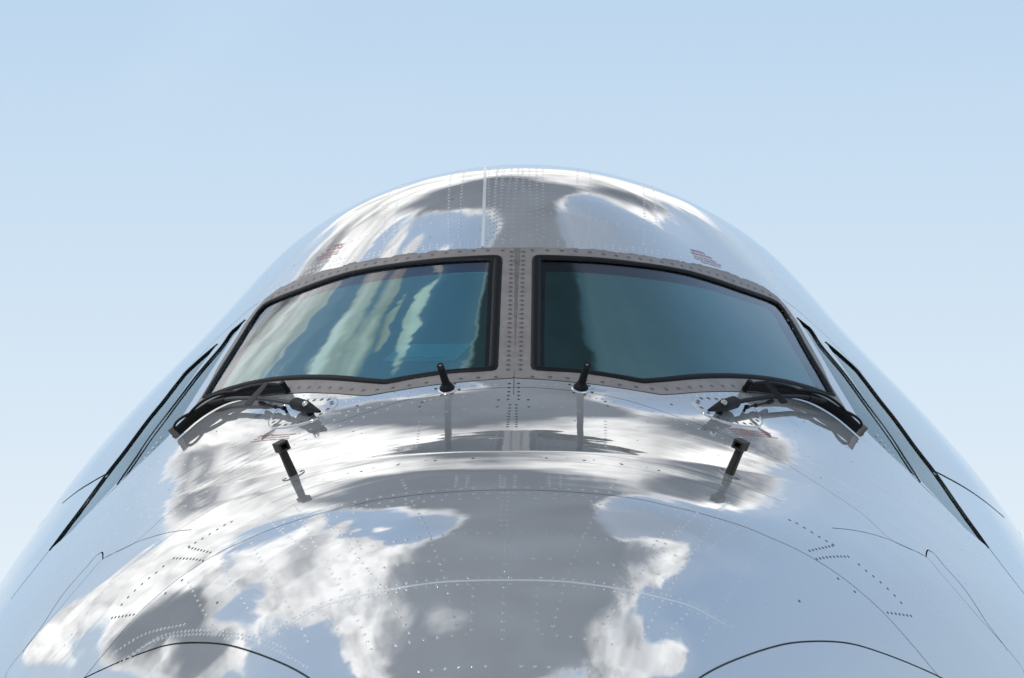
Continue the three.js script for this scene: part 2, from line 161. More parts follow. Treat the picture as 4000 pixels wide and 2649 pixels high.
// away from the centreline the hollow of the cowl runs out into plain cheeks: the skin falls no flatter than about 30 degrees there
const cheek = new Float64Array(NP), cheekD = new Float64Array(NP);
for (let i = NP - 1; i >= 0; i--) { const q = 1 / Math.tan(profT[i]), ex = profY[i] < 3.9 && profA[i] < 0 && profT[i] < 1.5 ? .5 * (q - 1.75 + Math.hypot(q - 1.75, .3)) * smooth(0, .05, 3.9 - profY[i]) : 0; cheekD[i] = -ex * Math.sin(profT[i]); if (i < NP - 1) cheek[i] = cheek[i + 1] - cheekD[i] * DS; }
function hullAt(t, psi) {           // t: length along the profile, psi: turn round the waterline
  const k = clamp((t - S0) / DS, 0, NP - 1.001), i = Math.floor(k), f = k - i;
  const a = lerp(profA[i], profA[i + 1], f), y = lerp(profY[i], profY[i + 1], f), th = lerp(profT[i], profT[i + 1], f);
  const [W, dW] = widthAt(y), [L, dL] = Lf(y), s = Math.sin(psi), c = Math.cos(psi), dy = Math.sin(th), da = Math.cos(th);
  const D = lerp(cheek[i], cheek[i + 1], f), dD = lerp(cheekD[i], cheekD[i + 1], f), as = Math.abs(s), ks = clamp((as - .11) / .59), kap = ks * ks * (3 - 2 * ks), dkap = as > .11 && as < .70 ? 6 * ks * (1 - ks) / .59 * Math.sign(s) * c : 0;
  let x = W * s, z = -(a + L * (1 - c) + kap * D);
  const tx = dW * s * dy, ty = dy, tz = -(da + dL * dy * (1 - c) + kap * dD), ux = W * c, uz = -(L * s + dkap * D);
  let nx = ty * uz, ny = tz * ux - tx * uz, nz = -ty * ux;           // t x u
  const l = Math.hypot(nx, ny, nz) || 1; nx /= l; ny /= l; nz /= l;
  if (nx * s + nz * c + ny * 0.2 < 0) { nx = -nx; ny = -ny; nz = -nz; }
  const w0 = wave(x, y, z), e = .004, gx = (wave(x + e, y, z) - w0) / e, gy = (wave(x, y + e, z) - w0) / e, gz = (wave(x, y, z + e) - w0) / e, gn = gx * nx + gy * ny + gz * nz;
  const mx = nx - (gx - gn * nx), my = ny - (gy - gn * ny), mz = nz - (gz - gn * nz), ml = Math.hypot(mx, my, mz);
  return { x: x + nx * w0, y: y + ny * w0, z: z + nz * w0, nx: mx / ml, ny: my / ml, nz: mz / ml };
}
function tOfY(y) { let lo = 0, hi = NP - 1; while (hi - lo > 1) { const m = (lo + hi) >> 1; if (profY[m] < y) lo = m; else hi = m; } return S0 + (lo + clamp((y - profY[lo]) / (profY[hi] - profY[lo]))) * DS; }
function skinAt(x, y, h = 0) {     // the point of the skin seen at (x, y) from the front, lifted h along its normal
  const t = tOfY(y), W = widthAt(y)[0], p = hullAt(t, Math.asin(clamp(x / W, -.9999, .9999)));
  return { p: new THREE.Vector3(p.x + p.nx * h, p.y + p.ny * h, p.z + p.nz * h), n: new THREE.Vector3(p.nx, p.ny, p.nz) };
}

// ------------------------------------------------------------------ triangle soups that can be cut along lines on the skin
class Soup {
  constructor() { this.v = []; this.t = []; }
  static grid(ts, psis, h = 0) {
    const s = new Soup(), n = psis.length;
    for (const t of ts) for (const p of psis) { const q = hullAt(t, p); q.x += q.nx * h; q.y += q.ny * h; q.z += q.nz * h; s.v.push(q); }
    for (let i = 0; i < ts.length - 1; i++) for (let j = 0; j < n - 1; j++) { const a = i * n + j, b = a + 1, c = a + n, d = c + 1; s.t.push(a, b, d, a, d, c); }
    return s;
  }
  mix(i, j, f) { const a = this.v[i], b = this.v[j], q = {}; for (const k of ['x', 'y', 'z', 'nx', 'ny', 'nz']) q[k] = lerp(a[k], b[k], f); const l = Math.hypot(q.nx, q.ny, q.nz); q.nx /= l; q.ny /= l; q.nz /= l; this.v.push(q); return this.v.length - 1; }
  // keep what lies where d > w (and, with both, also where d < -w)
  cut(d, w, both) {
    const out = [], get = (i) => (i < d.length ? d[i] : NaN), edge = [new Map(), new Map()];
    const clip = (tri, sg, m) => {
      const g = tri.map((i) => sg * get(i) - w);
      if (g.every((q) => q > 0)) { out.push(...tri); return; }
      if (g.every((q) => q <= 0)) return;
      const poly = [];
      for (let k = 0; k < 3; k++) {
        const i = tri[k], j = tri[(k + 1) % 3], a = g[k], b = g[(k + 1) % 3];
        if (a > 0) poly.push(i);
        if ((a > 0) !== (b > 0)) { const key = i < j ? i * 4e6 + j : j * 4e6 + i; let e = m.get(key); if (e === undefined) { e = i < j ? this.mix(i, j, a / (a - b)) : this.mix(j, i, b / (b - a)); m.set(key, e); } poly.push(e); }
      }
      for (let k = 1; k < poly.length - 1; k++) out.push(poly[0], poly[k], poly[k + 1]);
    };
    for (let k = 0; k < this.t.length; k += 3) {
      const tri = [this.t[k], this.t[k + 1], this.t[k + 2]], g = tri.map(get);
      if (g.some((q) => Number.isNaN(q))) { out.push(...tri); continue; }
      clip(tri, 1, edge[0]); if (both) clip(tri, -1, edge[1]);
    }
    this.t = out; return this;
  }
  slit(line, w) { return this.cut(distances(this.v, line, false), w, true); }
  inside(loop, grow = 0) { const d = distances(this.v, loop, true); for (let i = 0; i < d.length; i++) d[i] = -d[i]; return this.cut(d, -grow, false); }
  outside(loop, grow = 0) { return this.cut(distances(this.v, loop, true), grow, false); }
  lift(f) { for (const q of this.v) { const h = typeof f === 'function' ? f(q) : f; q.x += q.nx * h; q.y += q.ny * h; q.z += q.nz * h; } return this; }
  components() {
    const par = new Int32Array(this.v.length).map((_, i) => i), find = (i) => { while (par[i] !== i) { par[i] = par[par[i]]; i = par[i]; } return i; };
    for (let k = 0; k < this.t.length; k += 3) { const a = find(this.t[k]); par[find(this.t[k + 1])] = a; par[find(this.t[k + 2])] = a; }
    const m = new Map();
    for (let k = 0; k < this.t.length; k += 3) { const r = find(this.t[k]); if (!m.has(r)) m.set(r, []); m.get(r).push(this.t[k], this.t[k + 1], this.t[k + 2]); }
    return [...m.values()].map((t) => { const s = new Soup(); s.v = this.v; s.t = t; return s; }).sort((a, b) => b.t.length - a.t.length);
  }
  geometry(flip = false) {
    const map = new Map(), pos = [], nor = [], uv = [], idx = [];
    for (const i of this.t) { let k = map.get(i); if (k === undefined) { k = pos.length / 3; map.set(i, k); const q = this.v[i], s = flip ? -1 : 1; pos.push(q.x, q.y, q.z); nor.push(q.nx * s, q.ny * s, q.nz * s); uv.push(q.x, q.y - q.z * .6); } idx.push(k); }
    const a = idx.length ? [0, 1, 2].map((k) => new THREE.Vector3(pos[idx[k] * 3], pos[idx[k] * 3 + 1], pos[idx[k] * 3 + 2])) : null;
    for (let k = 0; k < idx.length; k += 3) {                        // wind every face along its normal
      const [i0, i1, i2] = [idx[k] * 3, idx[k + 1] * 3, idx[k + 2] * 3];
      const ax = pos[i1] - pos[i0], ay = pos[i1 + 1] - pos[i0 + 1], az = pos[i1 + 2] - pos[i0 + 2], bx = pos[i2] - pos[i0], by = pos[i2 + 1] - pos[i0 + 1], bz = pos[i2 + 2] - pos[i0 + 2];
      if ((ay * bz - az * by) * nor[i0] + (az * bx - ax * bz) * nor[i0 + 1] + (ax * by - ay * bx) * nor[i0 + 2] < 0) { const q = idx[k + 1]; idx[k + 1] = idx[k + 2]; idx[k + 2] = q; }
    }
    const g = new THREE.BufferGeometry();
    g.setAttribute('position', new THREE.Float32BufferAttribute(pos, 3)); g.setAttribute('normal', new THREE.Float32BufferAttribute(nor, 3)); g.setAttribute('uv', new THREE.Float32BufferAttribute(uv, 2)); g.setIndex(idx);
    return g;
  }
}
// a smooth dense line through front-view points, with its points on the skin
function trace(pts, { closed = false, step = .012, sharp = false } = {}) {
  const c = new THREE.CatmullRomCurve3(pts.map(([x, y]) => new THREE.Vector3(x, y, 0)), closed, 'centripetal');
  const n = pts.length, len = c.getLength(), m = Math.max(4, Math.ceil(len / step) * (sharp ? 1 : 1)), out = [];
  const raw = [];
  if (sharp) { for (let i = 0; i < (closed ? n : n - 1); i++) { const a = pts[i], b = pts[(i + 1) % n], k = Math.max(1, Math.ceil(Math.hypot(a[0] - b[0], a[1] - b[1]) / step)); for (let j = 0; j < k; j++) raw.push([lerp(a[0], b[0], j / k), lerp(a[1], b[1], j / k)]); } if (!closed) raw.push(pts[n - 1]); }
  else for (let i = 0; i <= m - (closed ? 1 : 0); i++) { const p = c.getPoint(i / m); raw.push([p.x, p.y]); }
  for (const [x, y] of raw) { const q = skinAt(x, y).p; out.push([x, y, q.x, q.y, q.z]); }
  out.closed = closed; return out;
}
const mirror = (pts) => pts.map(([x, y]) => [-x, y]);
// signed distance along the skin (3-D length, side judged from the front); closed: positive outside. NaN where an open line does not reach
function distances(v, L, closed) {
  const n = L.length, m = closed ? n : n - 1, d = new Float32Array(v.length).fill(closed ? 1 : NaN), reach = .09;
  let x0 = 1e9, x1 = -1e9, y0 = 1e9, y1 = -1e9;
  for (const p of L) { x0 = Math.min(x0, p[0]); x1 = Math.max(x1, p[0]); y0 = Math.min(y0, p[1]); y1 = Math.max(y1, p[1]); }
  for (let i = 0; i < v.length; i++) {
    const q = v[i];
    if (q.x < x0 - .05 || q.x > x1 + .05 || q.y < y0 - .05 || q.y > y1 + .05) continue;
    let best = 1e9, sg = 1, end = false, odd = false;
    for (let k = 0; k < m; k++) {
      const a = L[k], b = L[(k + 1) % n];
      if (closed && (a[1] > q.y) !== (b[1] > q.y) && q.x < (b[0] - a[0]) * (q.y - a[1]) / (b[1] - a[1]) + a[0]) odd = !odd;
      const ex = b[2] - a[2], ey = b[3] - a[3], ez = b[4] - a[4], px = q.x - a[2], py = q.y - a[3], pz = q.z - a[4], ll = ex * ex + ey * ey + ez * ez;
      const f0 = ll > 0 ? (px * ex + py * ey + pz * ez) / ll : 0, f = clamp(f0), rx = px - f * ex, ry = py - f * ey, rz = pz - f * ez, dd = rx * rx + ry * ry + rz * rz;
      if (dd < best) { best = dd; sg = (b[0] - a[0]) * (q.y - a[1]) - (b[1] - a[1]) * (q.x - a[0]) >= 0 ? 1 : -1; end = !closed && ((k === 0 && f0 * Math.sqrt(ll) < -.012) || (k === m - 1 && (f0 - 1) * Math.sqrt(ll) > .012)); }
    }
    const dist = Math.sqrt(best);
    if (closed) d[i] = odd ? -dist : dist;
    else if (!end && dist < reach) d[i] = sg * dist;
  }
  return d;
}

// ------------------------------------------------------------------ materials
const std = (o) => new THREE.MeshPhysicalMaterial(o);
const lin = (r, g, b) => new THREE.Color().setRGB(r, g, b);
// polishing haze: patches and fine streaks where the gloss is a little duller
const haze = (() => {
  const n = 512, d = new Uint8Array(n * n * 4), a = createNoise3D(rng(8)), w = 2 * Math.PI / n, k = .45;
  for (let j = 0; j < n; j++) for (let i = 0; i < n; i++) {          // wrapped in x by walking round a circle
    const cx = Math.cos(i * w) * k * 3, cz = Math.sin(i * w) * k * 3, y = j / n, e = Math.min(1, Math.min(j, n - 1 - j) / 40);
    const v = clamp(.42 + .3 * a(cx, cz, y * 5) * e + .22 * a(cx * 5, cz * 5, y * 3 + 20) * e + .1 * a(cx * 14, cz * 14, y * 30 + 40), .15, 1), o = (j * n + i) * 4;
    d[o] = d[o + 1] = d[o + 2] = v * 255; d[o + 3] = 255;
  }
  const t = new THREE.DataTexture(d, n, n); t.wrapS = t.wrapT = THREE.RepeatWrapping; t.magFilter = t.minFilter = THREE.LinearFilter; t.repeat.set(.7, .7); t.needsUpdate = true; return t;
})();
// scuffed grey paint of the window frames: mottling and fine scratches
const scuffs = (() => {
  const n = 512, d = new Uint8Array(n * n * 4), a = createNoise3D(rng(18)), rr = rng(19), f = new Float32Array(n * n);
  for (let j = 0; j < n; j++) for (let i = 0; i < n; i++) f[j * n + i] = .9 + .045 * a(i / 60, j / 60, 1) + .02 * a(i / 14, j / 14, 5) + .015 * a(i / 4, j / 4, 9);
  for (let k = 0; k < 150; k++) { let x = rr() * n, y = rr() * n; const t = rr() * 6.28, l = 8 + rr() * 50, v = rr() < .6 ? .08 : -.1; for (let q = 0; q < l; q++) { const i = ((x | 0) % n + n) % n, j = ((y | 0) % n + n) % n; f[j * n + i] += v * (.5 + rr() * .5); x += Math.cos(t + q * .01); y += Math.sin(t + q * .01); } }
  for (let i = 0; i < n * n; i++) { const v = clamp(f[i], .3, 1) * 255; d[i * 4] = v; d[i * 4 + 1] = v * .995; d[i * 4 + 2] = v * .985; d[i * 4 + 3] = 255; }
  const t = new THREE.DataTexture(d, n, n); t.wrapS = t.wrapT = THREE.MirroredRepeatWrapping; t.colorSpace = THREE.SRGBColorSpace; t.magFilter = t.minFilter = THREE.LinearFilter; t.repeat.set(1.7, 1.7); t.needsUpdate = true; return t;
})();
const M = {
  silver: std({ color: lin(.70, .705, .715), metalness: .6, roughness: .075, roughnessMap: haze, clearcoat: .5, clearcoatRoughness: .02 }),
  rivet: std({ color: lin(.70, .705, .715), metalness: .62, roughness: .14, clearcoat: .4, clearcoatRoughness: .05 }),
  under: std({ color: lin(.56, .58, .50), roughness: .8 }),
  frame: std({ map: scuffs, color: lin(.315, .287, .282), roughness: .5, metalness: .1 }),
  chip: std({ color: lin(.24, .235, .235), roughness: .6, metalness: .2 }),
  screw: std({ color: lin(.26, .245, .235), roughness: .45, metalness: .6, vertexColors: true }),
  rubber: std({ color: lin(.008, .0085, .010), roughness: .5, specularIntensity: .3 }),
  blackMetal: std({ color: lin(.009, .009, .010), roughness: .5, specularIntensity: .28 }),
  greyArm: std({ color: lin(.04, .04, .043), roughness: .48, specularIntensity: .6 }),
  probe: std({ color: lin(.03, .025, .022), roughness: .5, specularIntensity: .5 }),
  fastener: std({ color: lin(.07, .07, .075), roughness: .4, metalness: .5 }),
  grit: std({ color: lin(.09, .065, .05), roughness: .9 }),
  steel: std({ color: lin(.45, .44, .42), roughness: .3, metalness: .9 }),
  tan: std({ color: lin(.12, .105, .095), roughness: .6 }),
  sealant: std({ color: lin(.75, .76, .77), roughness: .25, metalness: .3 }),
  lens: std({ color: lin(.95, 1, 1), transmission: 1, thickness: .008, ior: 1.55, roughness: 0, iridescence: 1, iridescenceIOR: 2.25, iridescenceThicknessRange: [100, 180], attenuationColor: lin(.25, .62, .66), attenuationDistance: .006 }),
  margin: std({ color: lin(1, 1, 1), transmission: 1, thickness: .008, ior: 1.62, roughness: 0, attenuationColor: lin(.5, .55, .68), attenuationDistance: .006 }),
  sideGlass: std({ color: lin(1, 1, 1), transmission: 1, thickness: .008, ior: 2.7, roughness: 0, attenuationColor: lin(.45, .7, .72), attenuationDistance: .006 }),
  cockpit: std({ color: lin(.16, .165, .17), roughness: .9 }),
  deck: std({ color: lin(.03, .03, .032), roughness: .85 }),
  paper: std({ color: lin(.75, .76, .74), roughness: .8 }),
};

// ------------------------------------------------------------------ the aircraft
const plane = new THREE.Group(); plane.name = 'jet_airliner'; scene.add(plane);
plane.userData = { label: 'polished silver jet airliner nose with two-pane windshield, wipers and probes', category: 'airplane' };
function add(name, geometry, material, parent = plane, extra) {
  const m = new THREE.Mesh(geometry, material); m.name = name; m.castShadow = m.receiveShadow = true; parent.add(m);
  if (extra) Object.assign(m.userData, extra);
  return m;
}
const both = (f) => [1, -1].map((s) => f(s));
const side = (pts, s) => (s > 0 ? pts : mirror(pts));
const loop = (k, s, o = {}) => trace(side(DATA[k], s), { closed: true, sharp: true, ...o });

// skin panels: one sheet, cut along its seams and window openings
const range = (a, b, st) => { const n = Math.max(1, Math.round(Math.abs(b - a) / st)); return Array.from({ length: n + 1 }, (_, i) => lerp(a, b, i / n)); };
const rows = [...range(S0, -1.95, .03).slice(0, -1), ...range(-1.95, -1.0, .008).slice(0, -1), ...range(-1.0, 2.05, .0065).slice(0, -1), ...range(2.05, S1 - .02, .05)];
const cols = range(-Math.PI / 2, Math.PI / 2, .0078);
const skin = Soup.grid(rows, cols);
const loops = { frame: both((s) => loop('frame', s)), seal: both((s) => loop('seal', s)), glass: both((s) => loop('glass', s)), coat: both((s) => loop('coat', s)), win2: both((s) => loop('win2', s)), win3: both((s) => loop('win3', s)) };
for (const k of ['frame', 'win2', 'win3']) loops[k].forEach((l) => skin.outside(l, k === 'frame' ? .0008 : 0));
const seamLine = (pts, o) => trace(pts, o);
// the long seam round the nose, from the lower flank over the cowl to the other flank
const down = (p, to) => range(p[1], to, .06).slice(1).map((y) => [p[0] / widthAt(p[1])[0] * widthAt(Math.max(y, YTIP))[0], y]);      // on round the same way to a lower height
const last = (a) => a[a.length - 1];
const nose = [...DATA.seamA.slice(0, -1), ...DATA.low]; nose.push(...down(last(nose), YTIP - .002));
skin.slit(seamLine([...mirror(nose).reverse(), ...nose.slice(1)]), .0011);
const ring = [...DATA.seamC, ...down(last(DATA.seamC), YTIP - .002)];
skin.slit(seamLine([...mirror(ring).reverse(), ...ring.slice(1)]), .0013);
skin.slit(seamLine([...mirror(DATA.seamB).reverse(), ...DATA.seamB.slice(1)]), .0011);
skin.slit(seamLine([...mirror(DATA.seamB2).reverse(), ...DATA.seamB2.slice(1)]), .0007);
both((s) => {
  skin.slit(seamLine(side([...down(DATA.arcE[0], YTIP - .002).reverse(), ...DATA.arcE, ...down(last(DATA.arcE), YTIP - .002)], s)), .0022);
  skin.slit(seamLine(side(DATA.lip, s)), .0012);
  skin.slit(seamLine(side(DATA.notch, s)), .002);
  skin.slit(seamLine(side(DATA.sill, s)), .0035);
  skin.slit(seamLine(side(DATA.door, s)), .005);
  skin.slit(seamLine(side(DATA.sideline, s)), .002);
  skin.slit(seamLine(side(DATA.sideline2, s)), .003);
});
skin.slit(seamLine([[DATA.crown[0][0], 5.1205], [DATA.crown[0][0], 4.95], ...DATA.crown, [DATA.crown[4][0] + .001, 4.33]]), .001);
skin.slit(seamLine([[0, 3.93], [0, 3.85]]), .0008);
const pieces = skin.components().filter((c) => c.t.length > 60);
pieces.forEach((c) => {
  let x = 0, y = 0, n = 0; for (const i of c.t) { x += skin.v[i].x; y += skin.v[i].y; n++; } x /= n; y /= n;
  add('skin_panel', c.geometry(), M.silver);
});
console.log('panels', pieces.length, pieces.map((c) => c.t.length / 3).join(' '));

// dark structure just under the skin, seen through the seams
{
  const u = Soup.grid(range(S0, S1 - .05, .03), range(-1.5, 1.5, .02), -.035);
  for (const k of ['seal', 'win2', 'win3']) loops[k].forEach((l) => u.outside(l, -.004));
  add('hull_structure', u.geometry(), M.under, plane, { label: 'dark structure under the skin panels' });
  const belly = [];                                                  // underside of the nose
  const pts = []; const nT = 40, nP = 60;
  for (let i = 0; i <= nT; i++) { const f = i / nT, y = YTIP - .62 * Math.sin(f * Math.PI / 2), a = ATIP + 2.6 * (1 - Math.cos(f * Math.PI / 2)), w = widthAt(YTIP)[0] * Math.sqrt(Math.max(0, 1 - ((YTIP - y) / .63) ** 2)), L = Lf(YTIP)[0]; for (let j = 0; j <= nP; j++) { const p = lerp(-Math.PI / 2, Math.PI / 2, j / nP); pts.push(w * Math.sin(p), y, -(a + L * (1 - Math.cos(p)))); } }
  for (let i = 0; i < nT; i++) for (let j = 0; j < nP; j++) { const a = i * (nP + 1) + j; belly.push(a, a + nP + 1, a + nP + 2, a, a + nP + 2, a + 1); }
  const g = new THREE.BufferGeometry(); g.setAttribute('position', new THREE.Float32BufferAttribute(pts, 3)); g.setIndex(belly); g.computeVertexNormals();
  add('belly_panel', g, M.silver);
}

// ------------------------------------------------------------------ windows
function boxOf(L) { let b = [9, -9, 9, -9]; for (const p of L) b = [Math.min(b[0], p[0]), Math.max(b[1], p[0]), Math.min(b[2], p[1]), Math.max(b[3], p[1])]; return b; }
function local(L, st, pad = .015) {
  const [x0, x1, y0, y1] = boxOf(L), ts = range(tOfY(y0 - pad), tOfY(y1 + pad), st); let p0 = 9, p1 = -9;
  for (const y of [y0 - pad, (y0 + y1) / 2, y1 + pad]) { const w = widthAt(y)[0]; p0 = Math.min(p0, Math.asin(clamp((x0 - pad) / w, -1, 1))); p1 = Math.max(p1, Math.asin(clamp((x1 + pad) / w, -1, 1))); }
  return Soup.grid(ts, range(p0, p1, st / 1.5));
}
const only = (s) => { const used = new Map(), v = [], t = s.t.map((i) => { if (!used.has(i)) { used.set(i, v.length); v.push({ ...s.v[i] }); } return used.get(i); }); const o = new Soup(); o.v = v; o.t = t; return o; };
// a closed pane: front sheet, back sheet and an edge wall along its outline
function paneGeometry(soup, walls, front, back) {
  const a = only(soup).lift(front), b = only(soup).lift(back), parts = [a.geometry(), b.geometry(true)];
  for (const L of walls) {
    const pos = [], idx = [], n = L.length; 
    for (const p of L) { const q = skinAt(p[0], p[1]); pos.push(q.p.x + q.n.x * front, q.p.y + q.n.y * front, q.p.z + q.n.z * front, q.p.x + q.n.x * back, q.p.y + q.n.y * back, q.p.z + q.n.z * back); }
    for (let i = 0; i < n; i++) { const j = (i + 1) % n; idx.push(2 * i, 2 * i + 1, 2 * j + 1, 2 * i, 2 * j + 1, 2 * j); }
    const g = new THREE.BufferGeometry(); g.setAttribute('position', new THREE.Float32BufferAttribute(pos, 3)); g.setAttribute('uv', new THREE.Float32BufferAttribute(new Float32Array(pos.length / 3 * 2), 2)); g.setIndex(idx); g.computeVertexNormals(); parts.push(g);
  }
  return mergeGeometries(parts);
}
// a rubber seal that swells between two outlines
function sealGeometry(outer, inner, st, height, base) {
  const s = only(local(outer, st).inside(outer, 0).outside(inner, 0)), d1 = distances(s.v, outer, true), d2 = distances(s.v, inner, true);
  s.v.forEach((q, i) => { const a = Math.abs(d1[i]), b = Math.abs(d2[i]), k = a / (a + b + 1e-6); q.bump = base + height * Math.sqrt(Math.max(0, 1 - (2 * k - 1) ** 2)); });
  s.v.forEach((q) => { q.x += q.nx * q.bump; q.y += q.ny * q.bump; q.z += q.nz * q.bump; });
  const g = s.geometry(); g.computeVertexNormals();
  return g;
}
// screw head with a cross recess
const screwGeometry = (() => {
  const paint = (g, c) => { const n = g.attributes.position.count, a = new Float32Array(n * 3); for (let i = 0; i < n; i++) a.set(c, i * 3); g.setAttribute('color', new THREE.BufferAttribute(a, 3)); return g; };
  const cup = paint(new THREE.LatheGeometry([[0.0050, 0], [.0046, .0003], [.0042, .0000], [.0038, .0005], [.0028, .0008], [.0001, .0009]].map(([x, y]) => new THREE.Vector2(x, y)), 14), [1, 1, 1]);
  const bar = (r) => paint(new THREE.BoxGeometry(.0046, .0008, .0012).rotateY(r).translate(0, .0008, 0), [.12, .12, .12]);
  const rim = paint(new THREE.RingGeometry(.0049, .0056, 16).rotateX(-Math.PI / 2).translate(0, .00025, 0), [.25, .25, .25]);
  return mergeGeometries([cup, bar(.6), bar(.6 + Math.PI / 2), rim]);
})();
const place = (o, q, h, spin = 0) => { o.quaternion.setFromUnitVectors(new THREE.Vector3(0, 1, 0), q.n); o.rotateY(spin); o.position.copy(q.p).addScaledVector(q.n, h); };
// evenly spaced places along a front-view line
function along(pts, gap, h = 0, { smoothLine = true } = {}) {
  const L = trace(pts, { step: .004, sharp: !smoothLine }), out = []; let acc = gap * .5;
  for (let i = 1; i < L.length; i++) {
    const a = L[i - 1], b = L[i], len = Math.hypot(a[2] - b[2], a[3] - b[3], a[4] - b[4]); let f = 0;
    while (acc <= len - f) { f += acc; out.push(skinAt(lerp(a[0], b[0], f / len), lerp(a[1], b[1], f / len), h)); acc = gap; }
    acc -= len - f;
  }
  return out;
}
const rnd = rng(77);
both((s) => {
  const i = s > 0 ? 0 : 1, F = loops.frame[i], SL = loops.seal[i], GL = loops.glass[i], CO = loops.coat[i];
  const f = local(F, .005).inside(F, -.0008).outside(SL, -.002);
  const frame = add('windshield_frame', only(f).lift(.0012).geometry(), M.frame);
  add('windshield_seal', sealGeometry(SL, GL, .0032, .005, .0012), M.rubber);
  const m = local(GL, .006).inside(GL, .004).outside(CO, .0);
  add('pane_margin', paneGeometry(m, [GL, CO], -.0015, -.010), M.margin);
  const c = local(CO, .006).inside(CO, -.0001);
  add('windshield_pane', paneGeometry(c, [CO], -.0016, -.0105), M.lens);
  // screws along the frame
  const put = (pts, gap) => along(side(pts, s), gap).forEach((q) => place(add('screw', screwGeometry, M.screw, frame), q, .0013, rnd() * 6));
  put([[.0145, 4.335], [.0145, 3.915]], .0245);
  put(DATA.screwTop, .0375); put(DATA.screwBottom, .042); put(DATA.screwSide, .036);
  for (const k of ['win2', 'win3']) {
    const L = loops[k][i], pane = local(L, .008).inside(L, 0);
    const p = add('side_window', paneGeometry(pane, [L], -.003, -.011), M.sideGlass);
    const seal = DATA[k].slice(0, k === 'win2' ? 9 : 10);
    add('window_seal', strip(side(seal, s), k === 'win2' ? .0048 : .006, .0025, { offset: .004 * s }), M.rubber, p);
  }
});

// a flat-topped strip laid along a front-view line
function strip(pts, w, h, { offset = 0, taper = true, step = .01, edge } = {}) {
  const L = trace(pts, { step }), pos = [], idx = [], n = L.length;
  for (let i = 0; i < n; i++) {
    const a = L[Math.max(0, i - 1)], b = L[Math.min(n - 1, i + 1)], q = skinAt(L[i][0], L[i][1]);
    const T = new THREE.Vector3(b[2] - a[2], b[3] - a[3], b[4] - a[4]).normalize(), B = T.clone().cross(q.n).normalize();
    const k = taper ? Math.min(1, Math.min(i, n - 1 - i) / 6 + .25) : 1, e = edge ? edge(i / (n - 1)) : 1;
    for (const [u, v] of [[-.5, 0], [-.42, 1], [.42 * e, 1], [.5 * e, 0]]) { const p = q.p.clone().addScaledVector(B, (u * w) * k + offset).addScaledVector(q.n, v * h - .0004); pos.push(p.x, p.y, p.z); }
    if (i) for (let j = 0; j < 3; j++) { const c = (i - 1) * 4 + j, d = i * 4 + j; idx.push(c, d, d + 1, c, d + 1, c + 1); }
  }
  const g = new THREE.BufferGeometry(); g.setAttribute('position', new THREE.Float32BufferAttribute(pos, 3)); g.setIndex(idx);
  const o = g.toNonIndexed(); o.computeVertexNormals(); return o;
}

// ------------------------------------------------------------------ cockpit behind the glass
{
  const zb = 2.25, ring = [];
  for (const y of range(2.9, 4.86, .04)) {
    const t = tOfY(y), k = clamp((t - S0) / DS, 0, NP - 2), a = profA[Math.floor(k)], L = Lf(y)[0], c = 1 - (zb - a) / L;
    if (c >= 1) continue; ring.push([widthAt(y)[0] * Math.sin(Math.acos(Math.max(c, 0))) * .99, y]);
  }
  const sh = new THREE.Shape([...ring.map(([x, y]) => new THREE.Vector2(x, y)), ...ring.map(([x, y]) => new THREE.Vector2(-x, y)).reverse()]);
  add('cockpit_bulkhead', new THREE.ExtrudeGeometry(sh, { depth: .02, bevelEnabled: false }).translate(0, 0, -zb - .02), M.cockpit);
  // glareshield: a deck that follows the foot of the windshield
  const pos = [], idx = [], n = 60;
  for (let i = 0; i <= n; i++) {
    const x = lerp(-.80, .80, i / n), q = skinAt(x, 3.915, -.03).p;
    for (const [dy, dz] of [[-.012, 0], [-.004, -.06], [-.004, -.34], [-.03, -.40], [-.35, -.42]]) pos.push(q.x * (1 + dz * .1), q.y + dy, q.z + dz);
    if (i) for (let j = 0; j < 4; j++) { const a = (i - 1) * 5 + j, b = i * 5 + j; idx.push(a, b, b + 1, a, b + 1, a + 1); }
  }
  const g = new THREE.BufferGeometry(); g.setAttribute('position', new THREE.Float32BufferAttribute(pos, 3)); g.setIndex(idx); g.computeVertexNormals();
  add('glareshield', g, M.deck, plane, { label: 'matt black deck behind the windshield' });
}

